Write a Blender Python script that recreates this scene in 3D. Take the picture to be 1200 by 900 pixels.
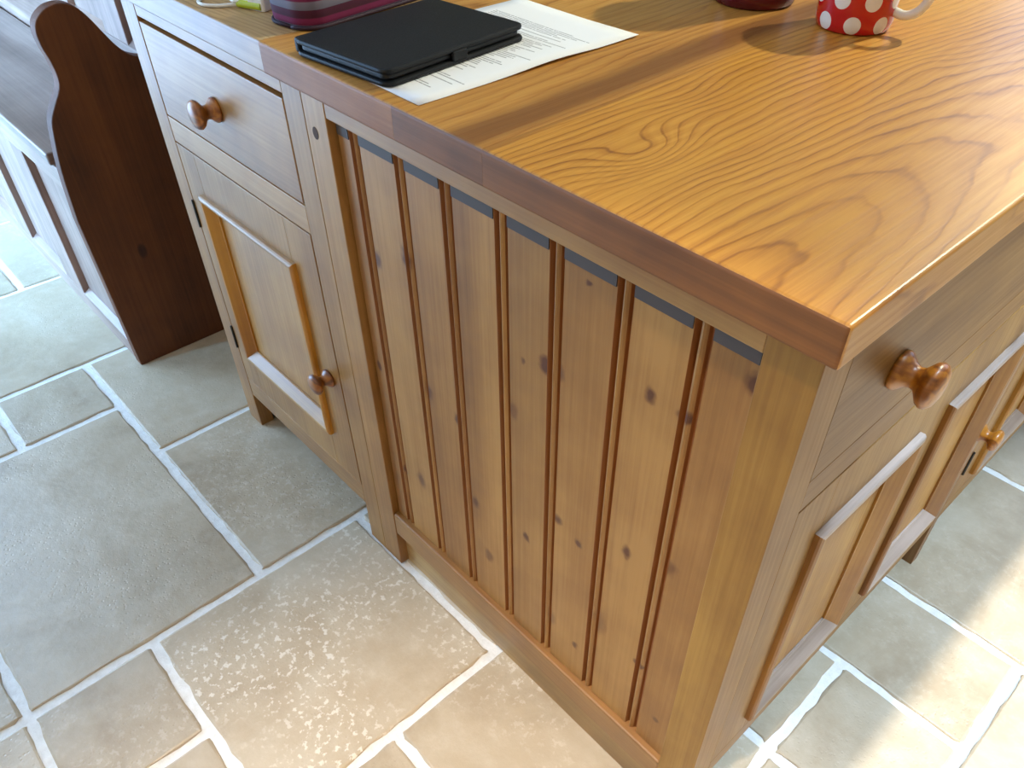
import bpy, bmesh, math, random
from mathutils import Vector, Matrix

for o in list(bpy.data.objects):
    bpy.data.objects.remove(o, do_unlink=True)
scene = bpy.context.scene
COL = scene.collection
rnd = random.Random(7)

# ------------------------------------------------------------------ camera
cam_d = bpy.data.cameras.new('camera')
cam = bpy.data.objects.new('camera', cam_d)
COL.objects.link(cam)
cam.matrix_world = Matrix((
    (0.685653, -0.498229, 0.530705, 0.178780),
    (0.727890, 0.461798, -0.506872, -0.455499),
    (0.007460, 0.733833, 0.679289, 1.207092),
    (0, 0, 0, 1)))
cam_d.sensor_fit = 'HORIZONTAL'
cam_d.sensor_width = 36.0
cam_d.lens = 36.0 * 933.74 / 1200.0
cam_d.shift_x = -26.0 / 1200.0
cam_d.shift_y = 47.5 / 1200.0
cam_d.clip_start = 0.02
cam_d.dof.use_dof = False
scene.camera = cam

# ------------------------------------------------------------------ world, lights, exposure
w = bpy.data.worlds.new('sky')
scene.world = w
w.use_nodes = True
bg = w.node_tree.nodes['Background']
bg.inputs['Color'].default_value = (0.80, 0.86, 1.0, 1)
bg.inputs['Strength'].default_value = 0.2

scene.view_settings.view_transform = 'Standard'
scene.view_settings.look = 'None'
scene.view_settings.gamma = 1.0
scene.view_settings.exposure = 0.0
scene.view_settings.use_curve_mapping = False


def lamp(name, kind, loc, energy, color, target=None, **kw):
    d = bpy.data.lights.new(name, kind)
    d.energy = energy
    d.color = color
    for k, v in kw.items():
        setattr(d, k, v)
    o = bpy.data.objects.new(name, d)
    COL.objects.link(o)
    o.location = loc
    if target is not None:
        o.rotation_euler = (Vector(target) - Vector(loc)).to_track_quat('-Z', 'Y').to_euler()
    return o


# sun through the glazed opening in the right wall: bright patch on the floor beside the island
sun = lamp('sun', 'SUN', (6, .8, 5), 8.0, (1.0, .96, .89), target=(6 - 2.415, .8, 5 - 2.03), angle=math.radians(.5))
# daylight at the left and back windows, plus two added fills
lamp('daylight_left', 'AREA', (-3.14, -1.32, 1.08), 124, (.345, .585, .94), target=(0, -1.32, 1.08),
     shape='RECTANGLE', size=1.55, size_y=2.05)
lamp('daylight_back', 'AREA', (.1, 3.12, 1.55), 22, (.46, .66, 1.0), target=(.1, 0, 1.2),
     shape='RECTANGLE', size=2.2, size_y=1.2)
lamp('blue_fill_front', 'AREA', (-2.55, -2.72, 1.5), 46, (.24, .56, 1.0), target=(-2.62, 0, .35),  # added blue fill aimed at the settle and seat, not a known window
     shape='RECTANGLE', size=.9, size_y=1.1, spread=math.radians(40))
lamp('warm_fill', 'POINT', (.1, -1.7, 2.0), 14, (1.0, .66, .40), shadow_soft_size=.12)  # unseen warm fill added behind the camera to lift the front faces
# ceiling spots, plus an added cool fill over the aisle
lamp('ceiling_spot_far', 'SPOT', (-.03, 1.98, 2.42), 180, (1.0, .97, .72), target=(-.30, .32, .9),
     spot_size=math.radians(29), spot_blend=.45, shadow_soft_size=.045)
lamp('ceiling_spot_near', 'SPOT', (.02, -.50, 2.42), 245, (1.0, .85, .69), target=(-.02, -.47, 0),
     spot_size=math.radians(40), spot_blend=.8, shadow_soft_size=.05)
lamp('cool_fill_aisle', 'SPOT', (.42, .55, 2.42), 285, (.56, .77, 1.0), target=(.42, .55, 0),  # cool fill added to brighten the aisle floor, no such fitting known
     spot_size=math.radians(42), spot_blend=.6, shadow_soft_size=.05)


# ------------------------------------------------------------------ materials
class NT:
    def __init__(s, name):
        s.m = bpy.data.materials.new(name)
        s.m.use_nodes = True
        s.t = s.m.node_tree
        s.n = s.t.nodes
        s.b = s.n['Principled BSDF']

    def node(s, t, **kw):
        n = s.n.new(t)
        for k, v in kw.items():
            setattr(n, k, v)
        return n

    def lk(s, a, b):
        s.t.links.new(a, b)

    def put(s, sock, v):
        if hasattr(v, 'is_output') or isinstance(v, bpy.types.NodeSocket):
            s.lk(v, sock)
        else:
            sock.default_value = v

    def math(s, op, a, b=0.0, c=0.0, clamp=False):
        n = s.node('ShaderNodeMath', operation=op)
        n.use_clamp = clamp
        s.put(n.inputs[0], a)
        s.put(n.inputs[1], b)
        s.put(n.inputs[2], c)
        return n.outputs[0]

    def vmath(s, op, a, b=(0, 0, 0)):
        n = s.node('ShaderNodeVectorMath', operation=op)
        s.put(n.inputs[0], a)
        s.put(n.inputs[1], b)
        return n

    def noise(s, vec, scale, detail=3.0, rough=.5, dist=0.0):
        n = s.node('ShaderNodeTexNoise')
        s.lk(vec, n.inputs['Vector'])
        n.inputs['Scale'].default_value = scale
        n.inputs['Detail'].default_value = detail
        n.inputs['Roughness'].default_value = rough
        n.inputs['Distortion'].default_value = dist
        return n.outputs['Fac']

    def ramp(s, fac, stops, interp='LINEAR'):
        n = s.node('ShaderNodeValToRGB')
        cr = n.color_ramp
        cr.interpolation = interp
        while len(cr.elements) < len(stops):
            cr.elements.new(.5)
        for e, (p, c) in zip(cr.elements, stops):
            e.position = p
            e.color = (*c, 1) if len(c) == 3 else c
        s.lk(fac, n.inputs['Fac'])
        return n.outputs['Color']

    def mix(s, fac, a, b, mode='MIX'):
        n = s.node('ShaderNodeMix', data_type='RGBA', blend_type=mode)
        s.put(n.inputs['Factor'], fac)
        for sock, v in ((n.inputs[6], a), (n.inputs[7], b)):
            s.put(sock, (*v, 1) if isinstance(v, tuple) and len(v) == 3 else v)
        return n.outputs[2]

    def bump(s, h, strength, dist=.002):
        n = s.node('ShaderNodeBump')
        n.inputs['Strength'].default_value = strength
        n.inputs['Distance'].default_value = dist
        s.lk(h, n.inputs['Height'])
        s.lk(n.outputs[0], s.b.inputs['Normal'])

    def coords(s, jitter=True):
        tc = s.node('ShaderNodeTexCoord')
        v = tc.outputs['Object']
        if jitter:
            oi = s.node('ShaderNodeObjectInfo')
            k = s.node('ShaderNodeVectorMath', operation='SCALE')
            k.inputs[0].default_value = (7.3, 11.1, 5.7)
            s.lk(oi.outputs['Random'], k.inputs['Scale'])
            v = s.vmath('ADD', v, k.outputs[0]).outputs[0]
        return v


def srgb(r, g, b):
    f = lambda c: (c / 255 / 12.92) if c <= 10 else ((c / 255 + .055) / 1.055) ** 2.4
    return (f(r), f(g), f(b))


def simple(name, col, rough=.5, metal=0.0, **kw):
    t = NT(name)
    t.b.inputs['Base Color'].default_value = (*col, 1)
    t.b.inputs['Roughness'].default_value = rough
    t.b.inputs['Metallic'].default_value = metal
    for k, v in kw.items():
        t.b.inputs[k].default_value = v
    return t.m


def wood(name, light, mid, dark, axis='z', rings=9.0, band=5.0, rough=.42, knots=None, random_knots=0.0,
         streak=.35, coat=.5, var=.16, tone=.80, warm=.55):
    """pine / oak: stretched noise makes growth bands, finer noise the fibres; knots are dark ovals."""
    t = NT(name)
    raw = t.node('ShaderNodeTexCoord').outputs['Object']
    v = t.coords()
    st = {'x': (.07, 1, 1), 'y': (1, .07, 1), 'z': (1, 1, .07)}[axis]
    light, mid, dark = ((c[0], c[1] * .89, c[2] * warm) for c in (light, mid, dark))
    fine = {'x': (.02, 1, 1), 'y': (1, .02, 1), 'z': (1, 1, .02)}[axis]
    vs = t.vmath('MULTIPLY', v, st).outputs[0]
    vf = t.vmath('MULTIPLY', v, fine).outputs[0]
    base = t.noise(vs, band, 3, .55, .4)
    kmask = None
    if knots:
        wob = t.node('ShaderNodeTexNoise')
        t.lk(raw, wob.inputs['Vector'])
        wob.inputs['Scale'].default_value = 60
        kv = t.vmath('ADD', raw, t.vmath('MULTIPLY', t.vmath('SUBTRACT', wob.outputs['Color'], (.5, .5, .5)).outputs[0], (.010, 0, .014)).outputs[0]).outputs[0]
        for (kx, kz, rx, rz, amt) in knots:
            d = t.vmath('SUBTRACT', kv, (kx, 0, kz)).outputs[0]
            d = t.vmath('MULTIPLY', d, (1 / rx, 0, 1 / rz)).outputs[0]
            ln = t.vmath('LENGTH', d).outputs['Value']
            mr = t.node('ShaderNodeMapRange', interpolation_type='SMOOTHSTEP')
            t.lk(ln, mr.inputs['Value'])
            mr.inputs['From Min'].default_value = .25
            mr.inputs['From Max'].default_value = 1.2
            mr.inputs['To Min'].default_value = amt
            mr.inputs['To Max'].default_value = 0
            halo = t.math('DIVIDE', .10 * amt, t.math('ADD', t.math('MULTIPLY', ln, ln), 1.2))
            k = t.math('ADD', mr.outputs[0], halo)
            kmask = k if kmask is None else t.math('MAXIMUM', kmask, k)
    if random_knots > 0:
        vk = t.vmath('MULTIPLY', v, {'x': (.55, 1, 1), 'y': (1, .55, 1), 'z': (1, 1, .55)}[axis]).outputs[0]
        vo = t.node('ShaderNodeTexVoronoi')
        t.lk(vk, vo.inputs['Vector'])
        vo.inputs['Scale'].default_value = 6.5
        mr = t.node('ShaderNodeMapRange', interpolation_type='SMOOTHSTEP')
        t.lk(vo.outputs['Distance'], mr.inputs['Value'])
        mr.inputs['From Min'].default_value = .045
        mr.inputs['From Max'].default_value = .10
        mr.inputs['To Min'].default_value = random_knots
        mr.inputs['To Max'].default_value = 0
        kmask = mr.outputs[0] if kmask is None else t.math('MAXIMUM', kmask, mr.outputs[0])
    ph = t.math('MULTIPLY', base, rings * 6.28)
    if kmask is not None:
        ph = t.math('ADD', ph, t.math('MULTIPLY', kmask, 6.0))
    ring = t.math('MULTIPLY_ADD', t.math('SINE', ph), .5, .5)
    fib = t.noise(vf, 170, 4, .65)
    patch = t.noise(vs, 7, 2, .5)
    f = t.math('ADD', t.math('MULTIPLY', ring, streak), t.math('MULTIPLY_ADD', fib, .8, -.15))
    blot = t.noise(v, 11, 3, .6)
    f = t.math('ADD', f, t.math('MULTIPLY', t.math('SUBTRACT', patch, .5), 1.15))
    f = t.math('ADD', f, t.math('MULTIPLY', t.math('SUBTRACT', blot, .5), .75))
    col = t.ramp(f, [(.05, light), (.45, mid), (.95, dark)])
    # board to board tone
    oi = t.node('ShaderNodeObjectInfo')
    hv = t.node('ShaderNodeHueSaturation')
    t.lk(t.math('MULTIPLY_ADD', oi.outputs['Random'], var * tone, (1 - var / 2) * tone), hv.inputs['Value'])
    t.lk(col, hv.inputs['Color'])
    col = hv.outputs[0]
    if kmask is not None:
        kc = (dark[0] * .34, dark[1] * .15, dark[2] * .06)
        col = t.mix(t.math('MINIMUM', kmask, .93), col, kc)
    t.lk(col, t.b.inputs['Base Color'])
    t.lk(t.math('MULTIPLY_ADD', fib, .18, rough - .06), t.b.inputs['Roughness'])
    t.b.inputs['Coat Weight'].default_value = coat
    t.b.inputs['Coat Roughness'].default_value = .40
    t.bump(t.math('ADD', fib, t.math('MULTIPLY', ring, .3)), .12, .0006)
    return t.m


def worktop_wood(name, light, mid, dark, xc, y0, slope, freq, axis='y', warp=.026, rough=.36, coat=.15, swirls=(), streak=None):
    """flat sawn board: growth rings cut at a shallow angle, so arches run along the board"""
    t = NT(name)
    raw = t.node('ShaderNodeTexCoord').outputs['Object']
    stretch = (1, .35, 1) if axis == 'y' else (.35, 1, 1)
    vs = t.vmath('MULTIPLY', raw, stretch).outputs[0]
    n1 = t.noise(vs, 6.0, 2, .45)
    n2 = t.noise(vs, 19.0, 2, .5)
    sep = t.node('ShaderNodeSeparateXYZ')
    t.lk(raw, sep.inputs[0])
    ax, ay = (0, 1) if axis == 'y' else (1, 0)
    X = t.math('SUBTRACT', sep.outputs[ax], xc)
    X = t.math('ADD', X, t.math('MULTIPLY', t.math('SUBTRACT', n1, .5), warp * 3.4))
    Y = t.math('MULTIPLY', t.math('SUBTRACT', sep.outputs[ay], y0), slope)
    r = t.math('SQRT', t.math('ADD', t.math('MULTIPLY', X, X), t.math('MULTIPLY', Y, Y)))
    r = t.math('ADD', r, t.math('MULTIPLY', t.math('SUBTRACT', n2, .5), warp * .6))
    n3 = t.noise(vs, 70.0, 2, .5)
    r = t.math('ADD', r, t.math('MULTIPLY', t.math('SUBTRACT', n3, .5), warp * .16))
    for (sx, sy, wx, wy, amp) in swirls:      # islands in the grain where the log had a bump
        d = t.vmath('MULTIPLY', t.vmath('SUBTRACT', raw, (sx, sy, 0)).outputs[0], (1 / wx, 1 / wy, 0)).outputs[0]
        dd = t.vmath('DOT_PRODUCT', d, d).outputs['Value']
        r = t.math('ADD', r, t.math('MULTIPLY', t.math('POWER', 2.718, t.math('MULTIPLY', dd, -1)), amp))
    p = t.math('FRACT', t.math('MULTIPLY', r, freq))
    # early wood pale, late wood line dark with a soft flank
    late = t.ramp(p, [(0, (.15,) * 3), (.35, (0,) * 3), (.72, (.35,) * 3), (.88, (1,) * 3), (1, (.15,) * 3)], 'EASE')
    fine = (1, .025, 1) if axis == 'y' else (.025, 1, 1)
    late = t.math('MULTIPLY', late, t.ramp(t.noise(vs, 13, 3, .6), [(.32, (.25,) * 3), (.65, (1.25,) * 3)]))
    fib = t.noise(t.vmath('MULTIPLY', raw, fine).outputs[0], 190, 4, .7)
    pores = t.ramp(fib, [(.40, (0,) * 3), (.72, (1,) * 3)])
    patch = t.noise(vs, 4.5, 2, .5)
    f = t.math('ADD', t.math('MULTIPLY', late, .52), t.math('MULTIPLY', pores, .30))
    f = t.math('ADD', f, t.math('MULTIPLY', t.math('SUBTRACT', patch, .40), .75), clamp=True)
    col = t.ramp(f, [(0, light), (.45, mid), (1, dark)])
    if streak:                                 # heartwood streak along the board
        d = t.math('ABSOLUTE', t.math('ADD', t.math('SUBTRACT', sep.outputs[ax], streak[0]), t.math('MULTIPLY', t.math('SUBTRACT', n1, .5), .06)))
        mr = t.node('ShaderNodeMapRange', interpolation_type='SMOOTHSTEP')
        t.lk(d, mr.inputs['Value'])
        mr.inputs['From Min'].default_value = streak[1] * .25
        mr.inputs['From Max'].default_value = streak[1]
        mr.inputs['To Min'].default_value = .8
        mr.inputs['To Max'].default_value = 0
        col = t.mix(mr.outputs[0], col, streak[2])
    t.lk(col, t.b.inputs['Base Color'])
    t.lk(t.math('MULTIPLY_ADD', pores, .12, rough), t.b.inputs['Roughness'])
    t.b.inputs['Coat Weight'].default_value = coat
    t.b.inputs['Coat Roughness'].default_value = .28
    t.bump(t.math('MULTIPLY', t.math('ADD', pores, late), -1), .10, .0005)
    return t.m


def stone(name):
    t = NT(name)
    v = t.coords()
    oi = t.node('ShaderNodeObjectInfo')
    big = t.noise(v, 4.5, 5, .6, .6)
    mid = t.noise(v, 22, 6, .7)
    col = t.ramp(big, [(.28, srgb(170, 150, 122)), (.48, srgb(192, 174, 146)), (.72, srgb(210, 196, 172))])
    col = t.mix(t.math('MULTIPLY', mid, .55), col, t.ramp(mid, [(.35, srgb(156, 138, 110)), (.7, srgb(214, 202, 180))]))
    spk = t.noise(v, 88, 3, .6)
    where = t.noise(v, 5.5, 2, .5)
    sp = t.math('MULTIPLY', t.ramp(spk, [(.56, (0,) * 3), (.62, (1,) * 3)]), t.ramp(where, [(.40, (0,) * 3), (.56, (1,) * 3)]))
    sp = t.math('MULTIPLY', sp, t.math('MULTIPLY', oi.outputs['Object Index'], .1, clamp=True))
    col = t.mix(t.math('MULTIPLY', sp, .75), col, srgb(232, 224, 208))
    hv = t.node('ShaderNodeHueSaturation')
    t.lk(col, hv.inputs['Color'])
    t.lk(t.math('MULTIPLY_ADD', oi.outputs['Random'], .16, .84), hv.inputs['Value'])
    t.lk(hv.outputs[0], t.b.inputs['Base Color'])
    t.lk(t.math('MULTIPLY_ADD', mid, .32, .26), t.b.inputs['Roughness'])
    vo = t.node('ShaderNodeTexVoronoi')
    t.lk(v, vo.inputs['Vector'])
    vo.inputs['Scale'].default_value = 120
    pit = t.ramp(vo.outputs['Distance'], [(.08, (0,) * 3), (.30, (1,) * 3)])
    pit = t.math('MAXIMUM', pit, t.ramp(where, [(.45, (1,) * 3), (.62, (0,) * 3)]))
    h = t.math('ADD', t.math('MULTIPLY', mid, .9), t.math('MULTIPLY', pit, .35))
    h = t.math('ADD', h, t.math('MULTIPLY', big, 1.2))
    t.bump(h, .38, .004)
    return t.m


def grout_mat():
    t = NT('grout')
    v = t.coords(False)
    n = t.noise(v, 60, 5, .7)
    t.lk(t.ramp(n, [(.3, srgb(222, 220, 214)), (.7, srgb(242, 242, 238))]), t.b.inputs['Base Color'])
    t.b.inputs['Roughness'].default_value = .85
    t.bump(n, .6, .003)
    return t.m


P = lambda *c: srgb(*c)
KN = []
for (kx, kz, rx, rz, a) in [
        (-.602, .672, .010, .016, .8), (-.536, .700, .011, .020, .9), (-.640, .475, .007, .013, 1),
        (-.519, .499, .012, .022, .75), (-.456, .491, .009, .013, .9), (-.295, .680, .0095, .014, 1.05),
        (-.270, .683, .006, .012, .6), (-.329, .664, .004, .006, .7), (-.154, .725, .007, .011, .95),
        (-.238, .806, .005, .004, .8), (-.112, .724, .012, .009, .9), (-.265, .453, .008, .010, .85),
        (-.323, .367, .006, .009, .9), (-.228, .439, .007, .009, .95), (-.156, .489, .008, .012, .95),
        (-.095, .517, .010, .014, .6), (-.184, .319, .013, .026, .5), (-.270, .235, .010, .020, .4),
        (-.223, .219, .006, .007, .9), (-.114, .301, .010, .008, 1), (-.609, .278, .007, .009, .85),
        (-.565, .290, .012, .018, .75), (-.430, .349, .009, .012, .8), (-.054, .798, .011, .013, 1),
        (-.345, .580, .009, .018, .45), (-.405, .250, .010, .016, .55), (-.075, .215, .006, .010, .7)]:
    KN.append((kx + .35, kz, rx, rz, a))      # planks are measured from the cabinet's own origin

M = {}
M['plank'] = wood('pine_plank', P(190, 146, 96), P(166, 120, 72), P(128, 84, 44), 'z', 5, 4, .42, knots=KN, streak=.16, coat=.2)
M['groove'] = simple('stain_in_grooves', srgb(136, 78, 30), .45)
M['frame_z'] = wood('pine_upright', P(190, 148, 98), P(164, 120, 74), P(126, 84, 46), 'z', 5, 4, .36, streak=.18, coat=.25)
M['frame_x'] = wood('pine_rail', P(190, 148, 98), P(164, 120, 74), P(126, 84, 46), 'x', 5, 4, .42, streak=.18)
M['frame_y'] = wood('pine_rail_for_cool_light', P(190, 148, 98), P(164, 120, 74), P(126, 84, 46), 'y', 5, 4, .42, streak=.18, coat=.1, tone=.64, warm=.32)  # same pine as frame_x, aisle face's shade put in: darker and yellower
M['panel_z'] = wood('pine_panel', P(206, 166, 112), P(182, 138, 86), P(146, 100, 56), 'z', 5, 4, .30, streak=.18)
M['mould_v'] = wood('pine_moulding_upright', P(218, 160, 62), P(192, 130, 42), P(154, 94, 26), 'z', 8, 5, .40, coat=.2)
M['frame_r'] = wood('pine_upright_for_cool_light', P(190, 150, 94), P(164, 122, 70), P(126, 85, 42), 'z', 5, 4, .44, streak=.18, coat=.1, tone=.75, warm=.44)  # same pine as frame_z, yellowed to offset the cool aisle light
M['panel_r'] = wood('pine_panel_for_cool_light', P(208, 168, 104), P(184, 140, 78), P(146, 100, 50), 'z', 5, 4, .44, streak=.18, coat=.1, tone=.80, warm=.50)  # copy of panel_z with the cool aisle light offset in its colour
M['mould_r'] = wood('pine_moulding_for_cool_light', P(200, 150, 70), P(172, 120, 48), P(132, 84, 28), 'z', 8, 5, .42, coat=.1, tone=.74, warm=.50)  # moulding copy, darkened and browned to offset the cool aisle light
M['mould_x'] = wood('pine_moulding_rail', P(200, 166, 124), P(178, 140, 96), P(142, 102, 62), 'x', 10, 6, .38)
M['mould_y'] = wood('pine_moulding_cool_sheen', P(198, 188, 166), P(176, 165, 142), P(140, 126, 104), 'y', 10, 6, .34, tone=.85, warm=1.0)  # cool overhead sheen put into the colour: paler and greyer than the pine
M['knob'] = wood('turned_pine', P(206, 142, 56), P(170, 104, 34), P(112, 60, 18), 'x', 5, 34, .30, coat=.4, var=.05, streak=.55)
M['carcass'] = simple('carcass_dark_brown', srgb(70, 44, 24), .8)  # one dark brown for the hidden bodies, seat box and peg
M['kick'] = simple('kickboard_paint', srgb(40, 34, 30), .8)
M['plinth'] = wood('plinth_pine', P(196, 166, 128), P(172, 138, 98), P(138, 104, 68), 'x', 6, 4, .5)
M['hinge'] = simple('blackened_hinge', (.03, .028, .025), .45, .8)
M['settle'] = wood('settle_backlit_pine', P(126, 74, 32), P(104, 58, 24), P(72, 38, 14), 'z', 4, 3, .62, random_knots=.8, coat=.0)  # end board's back-lit shade put in: darker than the settle's other pine
M['settle_z'] = wood('settle_pine_upright', P(178, 152, 130), P(150, 124, 104), P(112, 88, 70), 'z', 7, 5, .45, tone=.9, warm=.95)
M['settle_x'] = wood('settle_pine_rail', P(178, 152, 130), P(150, 124, 104), P(112, 88, 70), 'x', 7, 5, .40, random_knots=.5, tone=.9, warm=.95)
TOPC = (P(232, 184, 104), P(206, 148, 62), P(150, 92, 34))
# object coordinates of the worktop start at (-.35, .65)
M['top_a'] = worktop_wood('worktop_ash_left', P(196, 146, 72), P(172, 118, 48), P(130, 80, 30), -.34, -1.0, .08, 80)
M['top_b'] = worktop_wood('worktop_ash_streaked', P(196, 142, 66), P(170, 112, 44), P(124, 72, 26), -.20, -1.2, .08, 85, streak=(-.048, .036, P(112, 66, 26)))
M['top_c'] = worktop_wood('worktop_ash_arched', P(214, 156, 64), P(186, 125, 42), P(138, 82, 23), .29, -.95, .12, 90, warp=.026,
                          swirls=((.095, -.555, .034, .060, .045), (.03, -.42, .03, .06, .015), (.155, -.17, .03, .09, -.02)), streak=(-.012, .010, P(150, 98, 40)))
M['end_grain'] = wood('worktop_end_grain', P(184, 124, 76), P(152, 98, 58), P(108, 66, 36), 'x', 4, 5, .5, streak=.4, coat=.05, warm=.50, tone=.76)
M['seat'] = wood('settle_seat_cool_sheen', P(160, 142, 128), P(132, 114, 102), P(92, 76, 66), 'x', 5, 4, .3, random_knots=.5, tone=.8, warm=.9)  # greyed so the seat's cool sheen is in the colour
M['oak_top'] = worktop_wood('oak_end_worktop', P(200, 166, 116), P(176, 140, 92), P(142, 106, 66), .3, -2.0, .05, 120, axis='x', coat=.1, rough=.42)
M['stone'] = stone('tumbled_limestone')
M['grout'] = grout_mat()
M['wall'] = simple('wall_paint', srgb(206, 192, 166), .9)
M['ceil'] = simple('ceiling_paint', srgb(244, 242, 236), .9)


# ------------------------------------------------------------------ helpers
BASE = {}


def tag(o, label=None, cat=None, group=None, kind=None):
    for k, v in (('label', label), ('category', cat), ('group', group), ('kind', kind)):
        if v:
            o[k] = v
    return o


def thing(name, loc, label, cat, rz=0.0, group=None):
    o = bpy.data.objects.new(name, None)
    o.empty_display_size = .1
    COL.objects.link(o)
    o.location = loc
    o.rotation_euler = (0, 0, rz)
    BASE[o.name] = Vector(loc)
    return tag(o, label, cat, group)


def mesh_obj(name, bm, mats, parent=None, bevel=0.0, seg=2, smooth=False, local=False):
    bmesh.ops.recalc_face_normals(bm, faces=bm.faces[:])
    if parent is not None and not local:
        b = BASE.get(parent.name, Vector((0, 0, 0)))
        for v in bm.verts:
            v.co -= b
    me = bpy.data.meshes.new(name)
    bm.to_mesh(me)
    bm.free()
    for m in (mats if isinstance(mats, (list, tuple)) else [mats]):
        me.materials.append(m)
    o = bpy.data.objects.new(name, me)
    COL.objects.link(o)
    if smooth:
        for p in me.polygons:
            p.use_smooth = True
    if parent is not None:
        o.parent = parent
        BASE[o.name] = BASE.get(parent.name, Vector((0, 0, 0)))
    if bevel > 0:
        md = o.modifiers.new('bevel', 'BEVEL')
        md.width = bevel
        md.segments = seg
        md.limit_method = 'ANGLE'
        md.angle_limit = math.radians(40)
    return o


def box(bm, a, b):
    (x0, y0, z0), (x1, y1, z1) = a, b
    v = [bm.verts.new(p) for p in ((x0, y0, z0), (x1, y0, z0), (x1, y1, z0), (x0, y1, z0),
                                   (x0, y0, z1), (x1, y0, z1), (x1, y1, z1), (x0, y1, z1))]
    for f in ((0, 3, 2, 1), (4, 5, 6, 7), (0, 1, 5, 4), (1, 2, 6, 5), (2, 3, 7, 6), (3, 0, 4, 7)):
        bm.faces.new([v[i] for i in f])
    return v


def boxo(name, a, b, mat, parent, bevel=.0015):
    bm = bmesh.new()
    box(bm, a, b)
    return mesh_obj(name, bm, mat, parent, bevel)


def loft(bm, loops, closed=True, cap0=True, cap1=True):
    rows = [[bm.verts.new(p) for p in l] for l in loops]
    n = len(rows[0])
    for r0, r1 in zip(rows, rows[1:]):
        for i in range(n if closed else n - 1):
            j = (i + 1) % n
            bm.faces.new((r0[i], r0[j], r1[j], r1[i]))
    if cap0:
        bm.faces.new(rows[0][::-1])
    if cap1:
        bm.faces.new(rows[-1])
    return rows


def lathe(bm, prof, mp, n=24):
    """prof: (radius, depth); mp maps (a, b, depth) to a point"""
    loops = []
    for r, d in prof:
        loops.append([mp(r * math.cos(2 * math.pi * k / n), r * math.sin(2 * math.pi * k / n), d) for k in range(n)])
    loft(bm, loops)


def tube(bm, pts, r, n=10):
    pts = [Vector(p) for p in pts]
    loops = []
    up = Vector((0, 0, 1))
    for i, p in enumerate(pts):
        t = (pts[min(i + 1, len(pts) - 1)] - pts[max(i - 1, 0)]).normalized()
        s = t.cross(up)
        if s.length < 1e-3:
            s = Vector((1, 0, 0))
        s.normalize()
        q = s.cross(t).normalized()
        loops.append([p + s * r * math.cos(2 * math.pi * k / n) + q * r * math.sin(2 * math.pi * k / n) for k in range(n)])
    loft(bm, loops)


def smooth_path(pts, k=6):
    pts = [Vector(p) for p in pts]
    out = []
    for i in range(len(pts) - 1):
        p0, p1, p2, p3 = pts[max(i - 1, 0)], pts[i], pts[i + 1], pts[min(i + 2, len(pts) - 1)]
        for j in range(k):
            t = j / k
            out.append(.5 * ((2 * p1) + (p2 - p0) * t + (2 * p0 - 5 * p1 + 4 * p2 - p3) * t * t + (3 * p1 - p0 - 3 * p2 + p3) * t ** 3))
    out.append(pts[-1])
    return out


# faces of the cabinets: (s along, d outward, t up) -> world
FY = lambda s, d, t: (s, -d, t)          # faces -y
FX = lambda s, d, t: (d, s, t)           # faces +x


def fbox(name, mp, s0, s1, d0, d1, t0, t1, mat, parent, bevel=.0015):
    a, b = mp(s0, d0, t0), mp(s1, d1, t1)
    lo = tuple(min(p, q) for p, q in zip(a, b))
    hi = tuple(max(p, q) for p, q in zip(a, b))
    return boxo(name, lo, hi, mat, parent, bevel)


KNOB = [(.0, .0), (.0185, .0), (.0195, .002), (.019, .005), (.0165, .008), (.0125, .012), (.0105, .017), (.0115, .021),
        (.016, .0245), (.0205, .028), (.0225, .032), (.0215, .036), (.0175, .0395), (.010, .0415), (.0005, .042)]


def knob(mp, s, t, parent, k=1.0, name='knob', ridges=False):
    bm = bmesh.new()
    prof = KNOB
    lathe(bm, [(r * k + .00001, d * k) for r, d in prof], lambda a, b, d: mp(s + a, d, t + b), 28)
    return mesh_obj(name, bm, M['knob'], parent, smooth=True)


MOULD = [(.0, -.006), (.0, .006), (.0015, .0085), (.005, .0098), (.009, .0092), (.012, .0068), (.0255, -.0055), (.028, -.0062), (.028, -.012), (.0, -.012)]


def moulding(mp, s0, s1, t0, t1, parent, hor, ver):
    cor = lambda w: [(s0 + w, t0 + w), (s1 - w, t0 + w), (s1 - w, t1 - w), (s0 + w, t1 - w)]
    for k in range(4):
        bm = bmesh.new()
        A = [mp(*(cor(w)[k][:1]), d, cor(w)[k][1]) for w, d in MOULD]
        B = [mp(*(cor(w)[(k + 1) % 4][:1]), d, cor(w)[(k + 1) % 4][1]) for w, d in MOULD]
        loft(bm, [A, B])
        mesh_obj('moulding', bm, hor if k % 2 == 0 else ver, parent)


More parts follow.
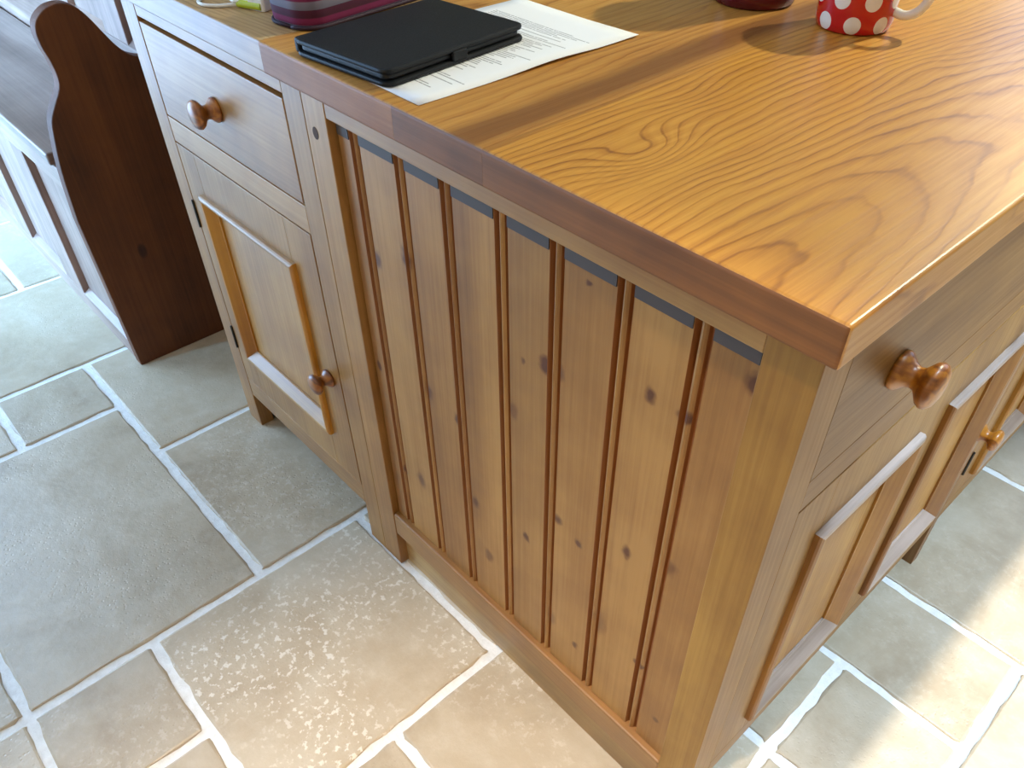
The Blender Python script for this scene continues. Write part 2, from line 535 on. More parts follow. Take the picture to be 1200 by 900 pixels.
def door(mp, s0, s1, t0, t1, panels, parent, hor, kn=None, hinge_s=None, name='door', fin=('frame_z', 'panel_z', 'mould_v')):
    """inset framed door; panels = outer rectangles of the mouldings"""
    th = .020
    bm = bmesh.new()
    ss = sorted(panels)
    def bx(a0, a1, c0, c1):
        a, b = mp(a0, -th, c0), mp(a1, 0, c1)
        box(bm, tuple(map(min, a, b)), tuple(map(max, a, b)))
    i = .010
    edges = [s0] + sum([[p[0] + i, p[1] - i] for p in ss], []) + [s1]
    for q in range(0, len(edges), 2):
        bx(edges[q], edges[q + 1], t0, t1)
    for p in ss:
        bx(p[0] + i, p[1] - i, t0, p[2] + i)
        bx(p[0] + i, p[1] - i, p[3] - i, t1)
    d = mesh_obj(name, bm, M[fin[0]], parent, .0008)
    for p in ss:
        fbox('door_panel', mp, p[0] + .012, p[1] - .012, -.017, -.0095, p[2] + .012, p[3] - .012, M[fin[1]], d, 0)
        moulding(mp, *p, d, hor, M[fin[2]])
    if kn:
        k = knob(mp, kn[0], kn[1], d, .82, 'door_knob')
    if hinge_s is not None:
        for t in (t0 + .105, t1 - .13):
            bm = bmesh.new()
            lathe(bm, [(.0026, -.026), (.0026, .026)], lambda a, b, dd: mp(hinge_s + a, .0012 + b, t + dd), 10)
            mesh_obj('hinge', bm, M['hinge'], d)
    return d


# ------------------------------------------------------------------ room shell
def shell(name, boxes, mat):
    bm = bmesh.new()
    for a, b in boxes:
        box(bm, a, b)
    return tag(mesh_obj(name, bm, mat), kind='structure')


X0, X1, Y0, Y1, ZC = -3.2, 2.4, -2.8, 3.2, 2.5
shell('ceiling', [((X0, Y0, ZC), (X1, Y1, ZC + .1))], M['ceil'])
# left wall with a glazed doorway
shell('wall_left', [((X0 - .15, Y0, 2.12), (X0, Y1, ZC)), ((X0 - .15, Y0, 0), (X0, -2.15, 2.12)), ((X0 - .15, -.5, 0), (X0, Y1, 2.12))], M['wall'])
# right wall with a wide glazed opening reaching the floor
shell('wall_right', [((X1, Y0, 2.03), (X1 + .15, Y1, ZC)), ((X1, Y0, 0), (X1 + .15, -.2, 2.03)), ((X1, 2.6, 0), (X1 + .15, Y1, 2.03))], M['wall'])
shell('wall_front', [((-2.05, Y0 - .15, 0), (X1, Y0, ZC)), ((X0, Y0 - .15, 0), (-3.05, Y0, ZC)),
                     ((-3.05, Y0 - .15, 0), (-2.05, Y0, .9)), ((-3.05, Y0 - .15, 2.1), (-2.05, Y0, ZC))], M['wall'])
shell('wall_back', [((X0, Y1, 0), (-1.05, Y1 + .15, ZC)), ((1.25, Y1, 0), (X1, Y1 + .15, ZC)),
                    ((-1.05, Y1, 0), (1.25, Y1 + .15, .95)), ((-1.05, Y1, 2.15), (1.25, Y1 + .15, ZC))], M['wall'])

# floor: bed of grout with separate tumbled stones in it
fb = bmesh.new()
box(fb, (X0, Y0, -.06), (X1, Y1, -.0042))
floor = tag(mesh_obj('floor', fb, M['grout']), kind='structure')

XL = {0: .022, 1: .232, -2: -.396, -3: -.597, -4: -.812, -6: -1.25, -7: -1.453, -8: -1.658, -10: -2.10}
YL = {0: .006, 1: .203, 2: .423, 3: .635, 5: 1.055, -1: -.204, -2: -.413, -3: -.615}


def line(tab, k, b, st):
    if k in tab:
        return tab[k]
    lo = [i for i in tab if i < k]
    hi = [i for i in tab if i > k]
    if lo and hi:
        a, c = max(lo), min(hi)
        return tab[a] + (tab[c] - tab[a]) * (k - a) / (c - a)
    if lo:
        a = max(lo)
        return tab[a] + st * (k - a)
    c = min(hi)
    return tab[c] - st * (c - k)


IX, JY = range(-20, 11), range(-13, 15)
FIXED = [(-7, -4, -3, -1), (-8, -6, -1, 1), (-6, -4, -1, 1), (-4, -2, -2, 0), (-4, -3, -3, -2), (-3, -2, -3, -2),
         (-2, 0, -1, 1), (-2, 0, -3, -1), (-8, -7, -2, -1), (-9, -7, -4, -2), (-10, -8, -2, 0), (-12, -10, -1, 0),
         (-12, -10, -3, -1), (-7, -4, -5, -3), (-4, -2, -5, -3), (0, 1, 1, 2), (-2, 0, 1, 2), (0, 2, -1, 1), (-1, 1, 2, 3),
         (1, 3, 1, 3), (-1, 2, 3, 5), (-1, 1, 5, 6), (1, 3, 5, 7)]
occ, tiles = {}, []


def free(i0, i1, j0, j1):
    return all((i, j) not in occ and i in IX and j in JY for i in range(i0, i1) for j in range(j0, j1))


def take(i0, i1, j0, j1):
    tiles.append((i0, i1, j0, j1))
    for i in range(i0, i1):
        for j in range(j0, j1):
            occ[(i, j)] = 1


for f in FIXED:
    if free(*f):
        take(*f)
for j in JY:
    for i in IX:
        if (i, j) in occ:
            continue
        for wd, ht in rnd.sample([(2, 2), (2, 2), (3, 2), (2, 1), (1, 2), (2, 3)], 6) + [(1, 1)]:
            if free(i, i + wd, j, j + ht):
                take(i, i + wd, j, j + ht)
                break


def stone_tile(bm, x0, x1, y0, y1, dz):
    g = .0068
    x0, x1, y0, y1 = x0 + g, x1 - g, y0 + g, y1 - g
    pts = []
    n_x, n_y = max(4, int((x1 - x0) / .024)), max(4, int((y1 - y0) / .024))
    r = .010
    for (ax, ay, bx_, by_, n) in ((x0, y0, x1, y0, n_x), (x1, y0, x1, y1, n_y), (x1, y1, x0, y1, n_x), (x0, y1, x0, y0, n_y)):
        L_ = abs(bx_ - ax) + abs(by_ - ay)
        ts = [.004 / L_, .012 / L_] + [(k + .5) / n for k in range(1, n - 1)] + [1 - .012 / L_, 1 - .004 / L_]
        for t in ts:
            pts.append((ax + (bx_ - ax) * t, ay + (by_ - ay) * t))
    cx, cy = (x0 + x1) / 2, (y0 + y1) / 2
    jit = [(rnd.uniform(-.0040, .0020), rnd.uniform(-.0006, .0006)) for _ in pts]
    def ring(inset, z):
        out = []
        for (px, py), (e, q) in zip(pts, jit):
            X = px + (e if abs(px - x1) < 1e-6 else -e if abs(px - x0) < 1e-6 else q)
            Y = py + (e if abs(py - y1) < 1e-6 else -e if abs(py - y0) < 1e-6 else q)
            X = min(max(X, x0 + inset - .003), x1 - inset + .003) if inset == 0 else min(max(X, x0 + inset), x1 - inset)
            Y = min(max(Y, y0 + inset - .003), y1 - inset + .003) if inset == 0 else min(max(Y, y0 + inset), y1 - inset)
            out.append((X, Y, z))
        return out
    loft(bm, [ring(0, -.012), ring(0, -.0042 + dz), ring(.0020, -.0012 + dz), ring(.0050, dz)], True, False, True)


rest = bmesh.new()
nt = 0
for (i0, i1, j0, j1) in tiles:
    x0, x1 = line(XL, i0, .022, .2105), line(XL, i1, .022, .2105)
    y0, y1 = line(YL, j0, .006, .2105), line(YL, j1, .006, .2105)
    x0, x1, y0, y1 = max(x0, X0 + .01), min(x1, X1 - .01), max(y0, Y0 + .01), min(y1, Y1 - .01)
    if x1 - x0 < .06 or y1 - y0 < .06:
        continue
    near = -3.0 < (x0 + x1) / 2 < 1.3 and -1.4 < (y0 + y1) / 2 < 1.9
    if near:
        bm = bmesh.new()
        stone_tile(bm, x0, x1, y0, y1, rnd.uniform(-.0008, 0))
        for v in bm.verts:
            v.co -= Vector(((x0 + x1) / 2, (y0 + y1) / 2, 0))
        o = mesh_obj('tile', bm, M['stone'], floor, local=True)
        o.location = ((x0 + x1) / 2, (y0 + y1) / 2, 0)
        o.pass_index = {(-4, -2, -2, 0): 10, (-2, 0, -1, 1): 6, (-6, -4, -1, 1): 3, (-4, -3, -3, -2): 3}.get((i0, i1, j0, j1), rnd.choice((0, 0, 1, 2)))
        nt += 1
    else:
        stone_tile(rest, x0, x1, y0, y1, 0)
tag(mesh_obj('outlying_tiles', rest, M['stone'], floor), kind='stuff')

# ------------------------------------------------------------------ island cabinet (beaded end + drawer and doors)
WT, WB = .900, .862           # worktop top and underside
isl = thing('island_cabinet', (-.35, .35, 0), 'honey pine island cabinet with a beaded tongue-and-groove end panel, nearest the camera', 'cabinet')
LS0, LS1 = -.703, -.654
# end frame, facing the camera
fbox('stile', FY, LS0, LS1, -.028, 0, 0, WB - .0005, M['frame_z'], isl, .0012)
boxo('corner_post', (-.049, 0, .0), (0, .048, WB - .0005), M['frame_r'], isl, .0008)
fbox('top_rail', FY, LS1, -.049, -.028, -.0006, .838, WB - .0005, M['frame_x'], isl, .0012)
fbox('bottom_rail', FY, LS1, -.049, -.028, -.0006, .088, .142, M['frame_x'], isl, .003)
fbox('plinth', FY, LS1, -.049, -.040, -.016, 0, .0876, M['plinth'], isl, .001)
bm = bmesh.new()
lathe(bm, [(.0001, -.004), (.0062, -.004), (.0062, .0004), (.0001, .0006)], lambda a, b, d: FY(-.683 + a, d, .812 + b * 1.25), 16)
mesh_obj('peg', bm, M['carcass'], isl)
edges = [-.6535, -.609, -.522, -.441, -.354, -.274, -.188, -.103, -.0495]
PB, PT = .1425, .8375
for k in range(8):
    a, b = edges[k], edges[k + 1]
    last = k == 7
    yf, yg = .011, .0175
    prof = [(a, yg + .006), (a, yg), (a + .0006, yg), (a + .0036, yf)]
    mats = [0, 1, 1]
    if not last:
        prof += [(b - .0165, yf), (b - .0138, yg), (b - .0126, yg), (b - .0112, yf + .0030), (b - .0094, yf + .0010), (b - .0074, yf), (b - .0054, yf + .0010),
                 (b - .0036, yf + .0030), (b - .0022, yg), (b, yg)]
        mats += [0, 1, 1, 1, 0, 0, 0, 0, 1, 1]
    else:
        prof += [(b - .004, yf), (b - .0015, yg), (b, yg)]
        mats += [0, 1, 1]
    prof += [(b, yg + .006)]
    mats += [0, 0]
    bm = bmesh.new()
    A = [(x, y, PB) for x, y in prof]
    B = [(x, y, PT) for x, y in prof]
    n = len(prof)
    va, vb = [bm.verts.new(p) for p in A], [bm.verts.new(p) for p in B]
    for i in range(n):
        j = (i + 1) % n
        f = bm.faces.new((va[i], va[j], vb[j], vb[i]))
        f.material_index = mats[i]
    bm.faces.new(va[::-1])
    bm.faces.new(vb)
    mesh_obj('plank', bm, [M['plank'], M['groove']], isl)
# slate grey strip along the head of each plank, under the top rail
M['strip'] = simple('slate_grey', srgb(74, 66, 64), .6)
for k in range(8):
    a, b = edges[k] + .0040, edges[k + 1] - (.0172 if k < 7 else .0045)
    boxo('grey_strip', (a, .0096, .8190), (b, .0108, .8374), M['strip'], isl, 0)
# body behind the faces
boxo('carcass', (-.70, .0405, .115), (-.0215, .698, WB - .001), M['carcass'], isl, 0)
# right face: drawer over a two panelled door
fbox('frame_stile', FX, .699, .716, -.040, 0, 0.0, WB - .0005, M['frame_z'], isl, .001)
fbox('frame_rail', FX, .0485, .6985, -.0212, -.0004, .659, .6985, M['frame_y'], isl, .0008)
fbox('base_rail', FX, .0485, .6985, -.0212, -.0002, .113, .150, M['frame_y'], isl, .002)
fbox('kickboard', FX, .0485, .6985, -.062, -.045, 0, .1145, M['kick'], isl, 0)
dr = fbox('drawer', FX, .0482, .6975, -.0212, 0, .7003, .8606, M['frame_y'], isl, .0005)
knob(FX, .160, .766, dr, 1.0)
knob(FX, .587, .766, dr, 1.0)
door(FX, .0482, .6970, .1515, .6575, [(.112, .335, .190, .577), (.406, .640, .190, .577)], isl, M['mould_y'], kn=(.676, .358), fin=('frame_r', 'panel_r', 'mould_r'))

# next unit along the right face
unit = thing('cabinet', (-.30, 1.06, 0), 'pine cabinet with black door hinges, second unit along the right side of the island', 'cabinet')
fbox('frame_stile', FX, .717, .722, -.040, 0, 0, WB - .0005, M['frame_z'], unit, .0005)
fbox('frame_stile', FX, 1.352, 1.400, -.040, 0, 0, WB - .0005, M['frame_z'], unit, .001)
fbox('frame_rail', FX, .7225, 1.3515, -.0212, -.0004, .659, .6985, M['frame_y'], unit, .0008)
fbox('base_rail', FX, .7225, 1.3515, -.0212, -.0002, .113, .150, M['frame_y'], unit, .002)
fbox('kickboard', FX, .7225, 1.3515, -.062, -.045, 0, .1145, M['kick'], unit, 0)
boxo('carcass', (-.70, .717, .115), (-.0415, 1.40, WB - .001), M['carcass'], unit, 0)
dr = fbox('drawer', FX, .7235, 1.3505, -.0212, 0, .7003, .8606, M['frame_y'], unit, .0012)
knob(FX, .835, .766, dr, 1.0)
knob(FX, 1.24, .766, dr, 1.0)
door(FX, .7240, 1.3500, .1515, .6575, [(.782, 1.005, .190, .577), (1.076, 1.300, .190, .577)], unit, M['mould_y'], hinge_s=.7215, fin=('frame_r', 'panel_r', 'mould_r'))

# ------------------------------------------------------------------ worktop of the island
top = thing('worktop', (-.35, .65, WB), 'thick golden ash worktop with bold arched grain under the paper and the mug', 'worktop')


def slab(name, x0, x1, y0, y1, mat, parent, round_y0=True, round_x1=False, r=.0035, end='end_grain'):
    bm = bmesh.new()
    box(bm, (x0, y0, WB), (x1, y1, WT))
    bm.edges.ensure_lookup_table()
    sel = []
    for e in bm.edges:
        p, q = e.verts[0].co, e.verts[1].co
        on = lambda ax, val: abs(p[ax] - val) < 1e-5 and abs(q[ax] - val) < 1e-5
        if round_y0 and on(1, y0) and (on(2, WT) or on(2, WB)):
            sel.append(e)
        if round_x1 and on(0, x1) and (on(2, WT) or on(2, WB) or on(1, y0)):
            sel.append(e)
    bmesh.ops.bevel(bm, geom=sel, offset=r, segments=4, profile=.5, affect='EDGES')
    bm.normal_update()
    bmesh.ops.recalc_face_normals(bm, faces=bm.faces[:])
    for f in bm.faces:
        f.material_index = 1 if (end and f.normal.y < -.6) else 0
    return mesh_obj(name, bm, [mat, M[end]] if end else mat, parent)


slab('plank', -.764, -.5002, -.010, 1.42, M['top_a'], top)
slab('plank', -.5000, -.3602, -.010, 1.42, M['top_b'], top)
slab('plank', -.3600, .013, -.010, 1.42, M['top_c'], top, round_x1=True)
ltop = thing('end_worktop', (-1.03, .3, WB), 'paler oak worktop above the left drawer, grain running along its front edge', 'worktop')
for k, (a, b) in enumerate(((-.009, .1198), (.12, .2498), (.25, .3798), (.38, .60))):
    slab('plank', -1.245, -.7645, a, b, M['oak_top'], ltop, round_y0=(k == 0), r=.003, end='frame_x')

# ------------------------------------------------------------------ left drawer cabinet
lc = thing('drawer_cabinet', (-.985, .3, 0), 'narrow pine cabinet with one drawer above one panelled door, left of the beaded end', 'cabinet')
fbox('stile', FY, -1.222, -1.172, -.030, 0, 0, WB - .0005, M['frame_z'], lc, .0015)
fbox('stile', FY, -.750, -.7035, -.030, 0, 0, WB - .0005, M['frame_z'], lc, .0012)
fbox('top_rail', FY, -1.1715, -.7505, -.022, -.0004, .8405, WB - .0005, M['frame_x'], lc, .001)
fbox('middle_rail', FY, -1.1715, -.7505, -.022, -.0004, .648, .690, M['frame_x'], lc, .001)
fbox('bottom_rail', FY, -1.1715, -.7505, -.022, -.0004, .090, .139, M['frame_x'], lc, .002)
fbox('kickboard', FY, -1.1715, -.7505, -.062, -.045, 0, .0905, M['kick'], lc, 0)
boxo('carcass', (-1.220, .0305, .095), (-.7055, .585, WB - .001), M['carcass'], lc, 0)
boxo('side_panel', (-1.2235, .0305, 0), (-1.2205, .585, WB - .001), M['frame_z'], lc, 0)
dr = fbox('drawer', FY, -1.1695, -.7525, -.022, 0, .6925, .8335, M['frame_x'], lc, .0015)
knob(FY, -.963, .760, dr, .92)
door(FY, -1.1695, -.7525, .1405, .6460, [(-1.118, -.818, .222, .572)], lc, M['mould_x'], kn=(-.787, .370), hinge_s=-1.1705)

# ------------------------------------------------------------------ settle at far left
st = thing('settle', (-2.3, .03, 0), 'pine settle with a shaped end board in back-lit dark brown, beyond the left cabinet', 'bench')
prof = [(.152, 0), (-.105, 0), (-.112, .385), (-.104, .49), (-.092, .560), (-.084, .590), (-.068, .615), (-.051, .640), (-.046, .662),
        (-.048, .690), (-.053, .716), (-.053, .741), (-.045, .760), (-.022, .776), (.006, .779), (.028, .769), (.045, .747), (.060, .720),
        (.078, .690), (.098, .670), (.125, .660), (.152, .657)]
pp = [Vector((p[0], p[1], 0)) for p in prof]
sm = [pp[0], pp[1]] + smooth_path(pp[2:], 4)
bm = bmesh.new()
loft(bm, [[(-1.590, p.x, p.y) for p in sm], [(-1.560, p.x, p.y) for p in sm]])
tag(mesh_obj('end_board', bm, M['settle'], st, .002), label='knotty end board with a rounded head, in back-lit dark brown')
XB = -3.1
YF = -.103
boxo('seat', (XB, YF - .006, .486), (-1.612, .150, .512), M['seat'], st, .004)
boxo('apron', (XB, YF, .432), (-1.5905, YF + .024, .4855), M['settle_x'], st, .002)
boxo('bottom_rail', (XB, YF, 0), (-1.5905, YF + .024, .052), M['settle_x'], st, .003)
sx = [(-1.99, -1.872), (-2.37, -2.252), (-2.75, -2.632), (XB, -3.012)]
for a, b in sx:
    boxo('stile', (a, YF, .0525), (b, YF + .024, .4315), M['settle_z'], st, .002)
for a, b in ((-1.8715, -1.5905), (-2.2515, -1.9905), (-2.6315, -2.3705), (-3.0115, -2.7505)):
    boxo('panel', (a, YF + .016, .0525), (b, YF + .023, .4315), M['settle_z'], st, 0)
    bm = bmesh.new()
    loft(bm, [[(x, YF + .0005, .0525), (x, YF + .0155, .0525), (x, YF + .0155, .064)] for x in (a, b)])
    mesh_obj('sill', bm, M['settle_x'], st)
boxo('seat_box', (XB, YF + .026, .053), (-1.5905, .150, .485), M['carcass'], st, 0)
# panelled back
YB = .156
boxo('back_rail', (XB, YB, 0), (-1.44, YB + .026, .632), M['settle_x'], st, .002)
boxo('back_rail', (XB, YB, .98), (-1.44, YB + .026, 1.08), M['settle_x'], st, .002)
for a, b in ((-1.535, -1.44), (-1.862, -1.742), (-2.192, -2.072), (-2.522, -2.402), (-2.852, -2.732), (XB, -3.062)):
    boxo('back_stile', (a, YB, .6325), (b, YB + .026, .9795), M['settle_z'], st, .002)
for a, b in ((-1.7415, -1.5355), (-2.0715, -1.8625), (-2.4015, -2.1925), (-2.7315, -2.5225), (-3.0615, -2.8525)):
    boxo('back_panel', (a, YB + .016, .6325), (b, YB + .0235, .9795), M['settle_z'], st, 0)
    bm = bmesh.new()
    loft(bm, [[(x, YB + .0005, .6325), (x, YB + .0155, .6325), (x, YB + .0155, .644)] for x in (a, b)])
    mesh_obj('sill', bm, M['settle_x'], st)

# ------------------------------------------------------------------ things on the worktop
# printed letter
def paper_mat():
    t = NT('printed_paper')
    raw = t.node('ShaderNodeTexCoord').outputs['Object']
    sep = t.node('ShaderNodeSeparateXYZ')
    t.lk(raw, sep.inputs[0])
    x, y = sep.outputs[0], sep.outputs[1]
    row = t.math('MULTIPLY', y, 225.0)
    fr = t.math('FRACT', row)
    ink = t.math('MULTIPLY', t.math('GREATER_THAN', fr, .45), t.math('LESS_THAN', fr, .86))
    rowid = t.math('FLOOR', row)
    cx = t.node('ShaderNodeCombineXYZ')
    t.lk(t.math('MULTIPLY', x, 420.0), cx.inputs[0])
    t.lk(t.math('MULTIPLY', rowid, 3.7), cx.inputs[1])
    nz = t.node('ShaderNodeTexNoise')
    t.lk(cx.outputs[0], nz.inputs['Vector'])
    nz.inputs['Scale'].default_value = 1.0
    nz.inputs['Detail'].default_value = 1.0
    words = t.math('GREATER_THAN', nz.outputs['Fac'], .36)
    wn = t.node('ShaderNodeTexWhiteNoise', noise_dimensions='1D')
    t.lk(rowid, wn.inputs['W'])
    length = t.math('MULTIPLY_ADD', wn.outputs['Value'], .055, .13)
    inside = t.math('MULTIPLY', t.math('LESS_THAN', x, t.math('SUBTRACT', -.012, t.math('SUBTRACT', .185, length))), t.math('GREATER_THAN', x, -.192))
    present = t.math('GREATER_THAN', t.node('ShaderNodeTexWhiteNoise', noise_dimensions='1D').outputs['Value'], -1)
    wn2 = t.node('ShaderNodeTexWhiteNoise', noise_dimensions='1D')
    t.lk(t.math('ADD', rowid, 31.7), wn2.inputs['W'])
    present = t.math('GREATER_THAN', wn2.outputs['Value'], .22)
    vert = t.math('MULTIPLY', t.math('GREATER_THAN', y, .035), t.math('LESS_THAN', y, .272))
    m = ink
    for q in (words, inside, present, vert):
        m = t.math('MULTIPLY', m, q)
    t.lk(t.mix(t.math('MULTIPLY', m, .62), srgb(236, 238, 240), srgb(70, 72, 78)), t.b.inputs['Base Color'])
    t.b.inputs['Roughness'].default_value = .7
    return t.m


pl = Vector((-.479, .009, WT))
bm = bmesh.new()
nx, ny = 10, 14
grid = []
for j in range(ny + 1):
    r = []
    for i in range(nx + 1):
        u, v = -.212 * i / nx, .326 * j / ny
        edge = max(0, 1 - i / 4)
        z = .0009 + .0032 * edge * math.exp(-((v - .19) / .06) ** 2) + .0016 * edge * max(0, (v - .25) / .07)
        r.append((u, v, z))
    grid.append(r)
topv = [[bm.verts.new(p) for p in r] for r in grid]
botv = [[bm.verts.new((p[0], p[1], p[2] - .0004)) for p in r] for r in grid]
for j in range(ny):
    for i in range(nx):
        bm.faces.new((topv[j][i], topv[j + 1][i], topv[j + 1][i + 1], topv[j][i + 1]))
        bm.faces.new((botv[j][i], botv[j][i + 1], botv[j + 1][i + 1], botv[j + 1][i]))
for j in range(ny):
    for i in (0, nx):
        bm.faces.new((topv[j][i], topv[j + 1][i], botv[j + 1][i], botv[j][i]))
for i in range(nx):
    for j in (0, ny):
        bm.faces.new((topv[j][i], topv[j][i + 1], botv[j][i + 1], botv[j][i]))
pap = mesh_obj('letter', bm, paper_mat(), smooth=True)
pap.location = pl
pap.rotation_euler = (0, 0, math.radians(-.8))
tag(pap, 'white printed sheet lying partly under the black tablet case', 'paper')


def rrect(x0, x1, y0, y1, r, n=6):
    out = []
    for cx, cy, a0 in ((x1 - r, y0 + r, -90), (x1 - r, y1 - r, 0), (x0 + r, y1 - r, 90), (x0 + r, y0 + r, 180)):
        for k in range(n + 1):
            a = math.radians(a0 + 90 * k / n)
            out.append((cx + r * math.cos(a), cy + r * math.sin(a)))
    return out


def rslab(bm, x0, x1, y0, y1, z0, z1, r, e):
    lo = []
    for ins, z in ((e, z0), (e * .3, z0 + e * .3), (0, z0 + e), (0, z1 - e), (e * .3, z1 - e * .3), (e, z1)):
        lo.append([(x, y, z) for x, y in rrect(x0 + ins, x1 - ins, y0 + ins, y1 - ins, max(r - ins, .001))])
    loft(bm, lo)


t = NT('black_leatherette')
n = t.noise(t.coords(False), 900, 2, .5)
t.b.inputs['Base Color'].default_value = (.004, .0055, .0075, 1)
t.b.inputs['Specular IOR Level'].default_value = .3
t.lk(t.math('MULTIPLY_ADD', n, .2, .38), t.b.inputs['Roughness'])
t.bump(n, .15, .0004)
M['case'] = t.m
M['tablet'] = simple('tablet_shell', (.004, .005, .006), .5)
M['zipmetal'] = simple('grey_tape', srgb(120, 122, 132), .6)
tb = thing('tablet', (-.532, .010, WT + .0014), 'tablet in a closed black folio case on the printed sheet', 'tablet', rz=math.radians(5.5))
L, W = .215, .158
bm = bmesh.new(); rslab(bm, -W, 0, 0, L, 0.0, .0055, .012, .0022); mesh_obj('back_cover', bm, M['case'], tb, smooth=False, local=True)
bm = bmesh.new(); rslab(bm, -W + .005, -.005, .004, L - .004, .0056, .0124, .010, .002); mesh_obj('tablet_body', bm, M['tablet'], tb, local=True)
bm = bmesh.new(); rslab(bm, -W, -.001, 0, L, .0125, .0182, .012, .0024); mesh_obj('front_cover', bm, M['case'], tb, local=True)
bm = bmesh.new(); rslab(bm, -W - .004, -W + .006, .004, L - .004, .001, .0176, .004, .003); mesh_obj('spine', bm, M['case'], tb, local=True)
bm = bmesh.new(); rslab(bm, -.004, .0008, .095, .117, .004, .0145, .002, .0015); mesh_obj('clasp', bm, M['case'], tb, local=True)

# striped pouch
t = NT('striped_fabric')
raw = t.node('ShaderNodeTexCoord').outputs['Object']
sep = t.node('ShaderNodeSeparateXYZ'); t.lk(raw, sep.inputs[0])
f = t.math('FRACT', t.math('MULTIPLY', t.math('ADD', sep.outputs[2], .0035), 38.0))
c = t.ramp(f, [(0, srgb(104, 104, 120)), (.33, srgb(124, 120, 136)), (.37, srgb(112, 20, 68)), (.62, srgb(118, 24, 78)), (.68, srgb(64, 10, 40)), (.95, srgb(74, 14, 48))], 'LINEAR')
t.lk(c, t.b.inputs['Base Color'])
wv = t.noise(raw, 700, 2, .5)
t.b.inputs['Roughness'].default_value = .75
t.bump(wv, .3, .0008)
M['stripe'] = t.m
po = thing('pouch', (-.745, .047, WT), 'magenta and grey striped zip pouch behind the black tablet', 'pouch', rz=math.radians(8.4))
bm = bmesh.new()
lo = []
PW, PL, PH = .084, .215, .066
for ins, z in ((.006, 0), (.001, .003), (.0, .009), (-.0015, .030), (.0, .050), (.004, .059), (.012, .064), (.03, PH)):
    lo.append([(x, y, z) for x, y in rrect(-PW + ins, -ins, ins, PL - ins, max(.030 - ins, .004), 8)])
loft(bm, lo)
pb = mesh_obj('pouch_body', bm, M['stripe'], po, smooth=True, local=True)
bm = bmesh.new()
ring = [(x, y, .0585) for x, y in rrect(-PW + .0005, -.0005, .0005, PL - .0005, .030, 8)]
tube(bm, ring + ring[:1], .0028, 8)
mesh_obj('zip', bm, M['zipmetal'], po, smooth=True, local=True)
M['piping'] = simple('dark_piping', srgb(40, 14, 36), .7)
bm = bmesh.new()
ring = [(x, y, .003) for x, y in rrect(-PW - .0005, .0005, -.0005, PL + .0005, .030, 8)]
tube(bm, ring + ring[:1], .0024, 8)
mesh_obj('piping', bm, M['piping'], po, smooth=True, local=True)

# charging cable with plug
M['white_plastic'] = simple('white_plastic', srgb(232, 234, 230), .35)
M['lime'] = simple('lime_rubber', srgb(176, 190, 30), .45)
cb = thing('charging_cable', (-.90, .03, WT), 'coiled white charging cable with lime sleeve and white plug, at the worktop front edge', 'cable')
bm = bmesh.new()
pts = [(-.880, .052, .0062), (-.888, .046, .006), (-.902, .036, .0035), (-.914, .018, .0026), (-.930, .006, .0026), (-.950, .008, .0026), (-.966, .028, .0026),
       (-.972, .06, .0026), (-.95, .085, .0028), (-.915, .082, .0065), (-.895, .06, .0075), (-.90, .035, .0075), (-.93, .045, .0068), (-.96, .085, .0026), (-.97, .14, .0026)]
tube(bm, [(x, y, z + WT) for x, y, z in smooth_path(pts, 7)], .0022, 10)
mesh_obj('lead', bm, M['white_plastic'], cb, smooth=True)
bm = bmesh.new()
tube(bm, [(-.899 + .0095 * k, .0385 + .0032 * k, .0048 + .0003 * k + WT) for k in range(5)], .0046, 12)
mesh_obj('sleeve', bm, M['lime'], cb, smooth=False)
bm = bmesh.new()
rslab(bm, -.014, .014, -.010, .010, 0, .016, .004, .002)
bmesh.ops.rotate(bm, verts=bm.verts[:], cent=(0, 0, 0), matrix=Matrix.Rotation(math.radians(18), 3, 'Z'))
bmesh.ops.translate(bm, verts=bm.verts[:], vec=(-.872, .056, WT))
mesh_obj('plug', bm, M['white_plastic'], cb)

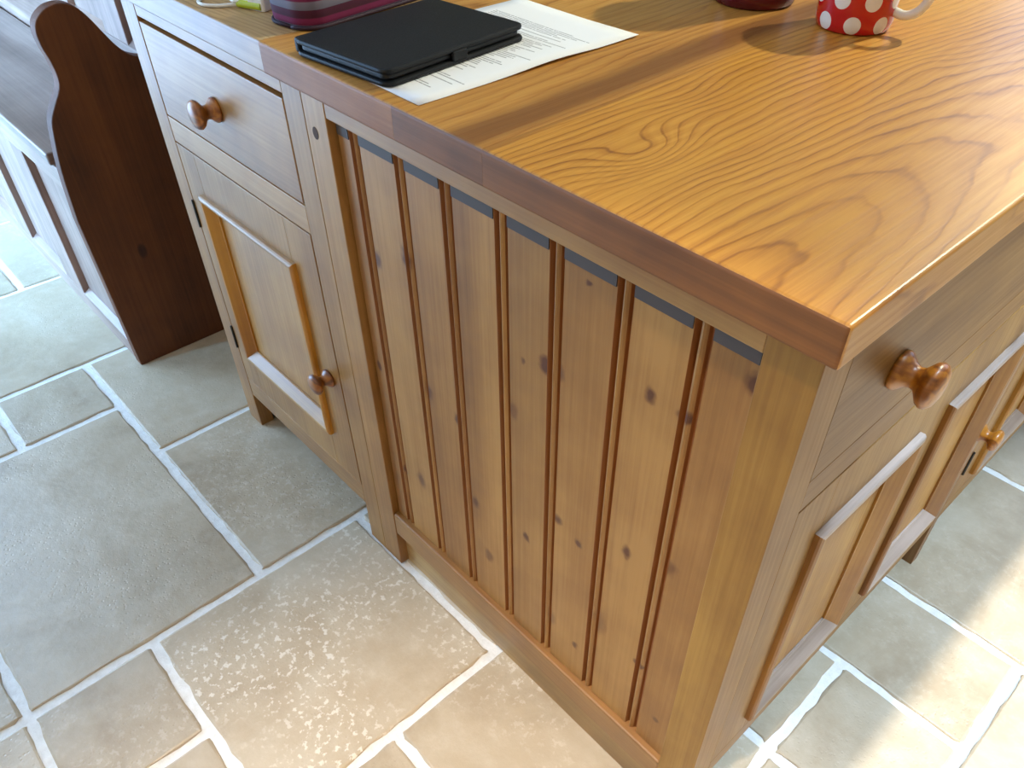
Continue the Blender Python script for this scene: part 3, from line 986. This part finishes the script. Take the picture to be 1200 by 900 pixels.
# polka dot mug
def mug_mat():
    t = NT('red_glaze_white_dots')
    raw = t.node('ShaderNodeTexCoord').outputs['Object']
    sep = t.node('ShaderNodeSeparateXYZ'); t.lk(raw, sep.inputs[0])
    ang = t.math('ARCTAN2', sep.outputs[1], sep.outputs[0])
    R, NP, RZ = .0465, 8, .0265
    u = t.math('ADD', t.math('MULTIPLY', ang, NP / (2 * math.pi)), 8.0 + .90)
    v = t.math('DIVIDE', t.math('SUBTRACT', sep.outputs[2], -.0015), RZ)
    row = t.math('FLOOR', v)
    u = t.math('ADD', u, t.math('MULTIPLY', t.math('MODULO', row, 2.0), .5))
    du = t.math('MULTIPLY', t.math('SUBTRACT', t.math('FRACT', u), .5), 2 * math.pi * R / NP)
    dv = t.math('MULTIPLY', t.math('SUBTRACT', t.math('FRACT', v), .5), RZ)
    d = t.math('SQRT', t.math('ADD', t.math('MULTIPLY', du, du), t.math('MULTIPLY', dv, dv)))
    m = t.math('LESS_THAN', d, .0100)
    t.lk(t.mix(m, srgb(196, 12, 22), srgb(238, 232, 224)), t.b.inputs['Base Color'])
    t.b.inputs['Roughness'].default_value = .12
    t.b.inputs['Coat Weight'].default_value = .5
    return t.m


M['dots'] = mug_mat()
M['china'] = simple('white_china', srgb(238, 234, 226), .12)
mg = thing('mug', (-.325, .566, WT), 'red mug with white polka dots standing on the worktop', 'mug', rz=0)
bm = bmesh.new()
lathe(bm, [(.0001, .001), (.038, .001), (.041, .0), (.0445, .003), (.0465, .012), (.0475, .05), (.050, .085), (.0525, .102), (.0530, .1035)], lambda a, b, d: (a, b, d), 40)
mesh_obj('mug_body', bm, M['dots'], mg, smooth=True, local=True)
bm = bmesh.new()
lathe(bm, [(.0530, .1036), (.0515, .1045), (.0490, .101), (.0455, .05), (.0425, .010), (.0001, .007)], lambda a, b, d: (a, b, d), 40)
mesh_obj('rim', bm, M['china'], mg, smooth=True, local=True)
ha = math.radians(10)
hp = smooth_path([(.046, .024), (.060, .022), (.074, .030), (.082, .048), (.080, .068), (.068, .080), (.050, .080)], 5)
bm = bmesh.new()
tube(bm, [(p.x * math.cos(ha), p.x * math.sin(ha), p.y) for p in hp], .0055, 12)
mesh_obj('handle', bm, M['china'], mg, smooth=True, local=True)

# dark red canister just beyond the top of the view
M['maroon'] = simple('maroon_enamel', srgb(88, 10, 20), .2)
cn = thing('canister', (-.474, .566, WT), 'dark red round canister left of the polka dot mug on the worktop', 'canister')
bm = bmesh.new()
lathe(bm, [(.0001, 0), (.050, 0), (.054, .003), (.055, .012), (.055, .140), (.054, .143)], lambda a, b, d: (a, b, d), 40)
mesh_obj('canister_body', bm, M['maroon'], cn, smooth=True, local=True)
bm = bmesh.new()
lathe(bm, [(.0565, .1435), (.057, .146), (.057, .156), (.053, .163), (.012, .168), (.010, .174), (.013, .182), (.010, .188), (.0001, .189)], lambda a, b, d: (a, b, d), 40)
mesh_obj('lid', bm, M['maroon'], cn, smooth=True, local=True)
print('tiles', nt, 'objects', len(bpy.data.objects))
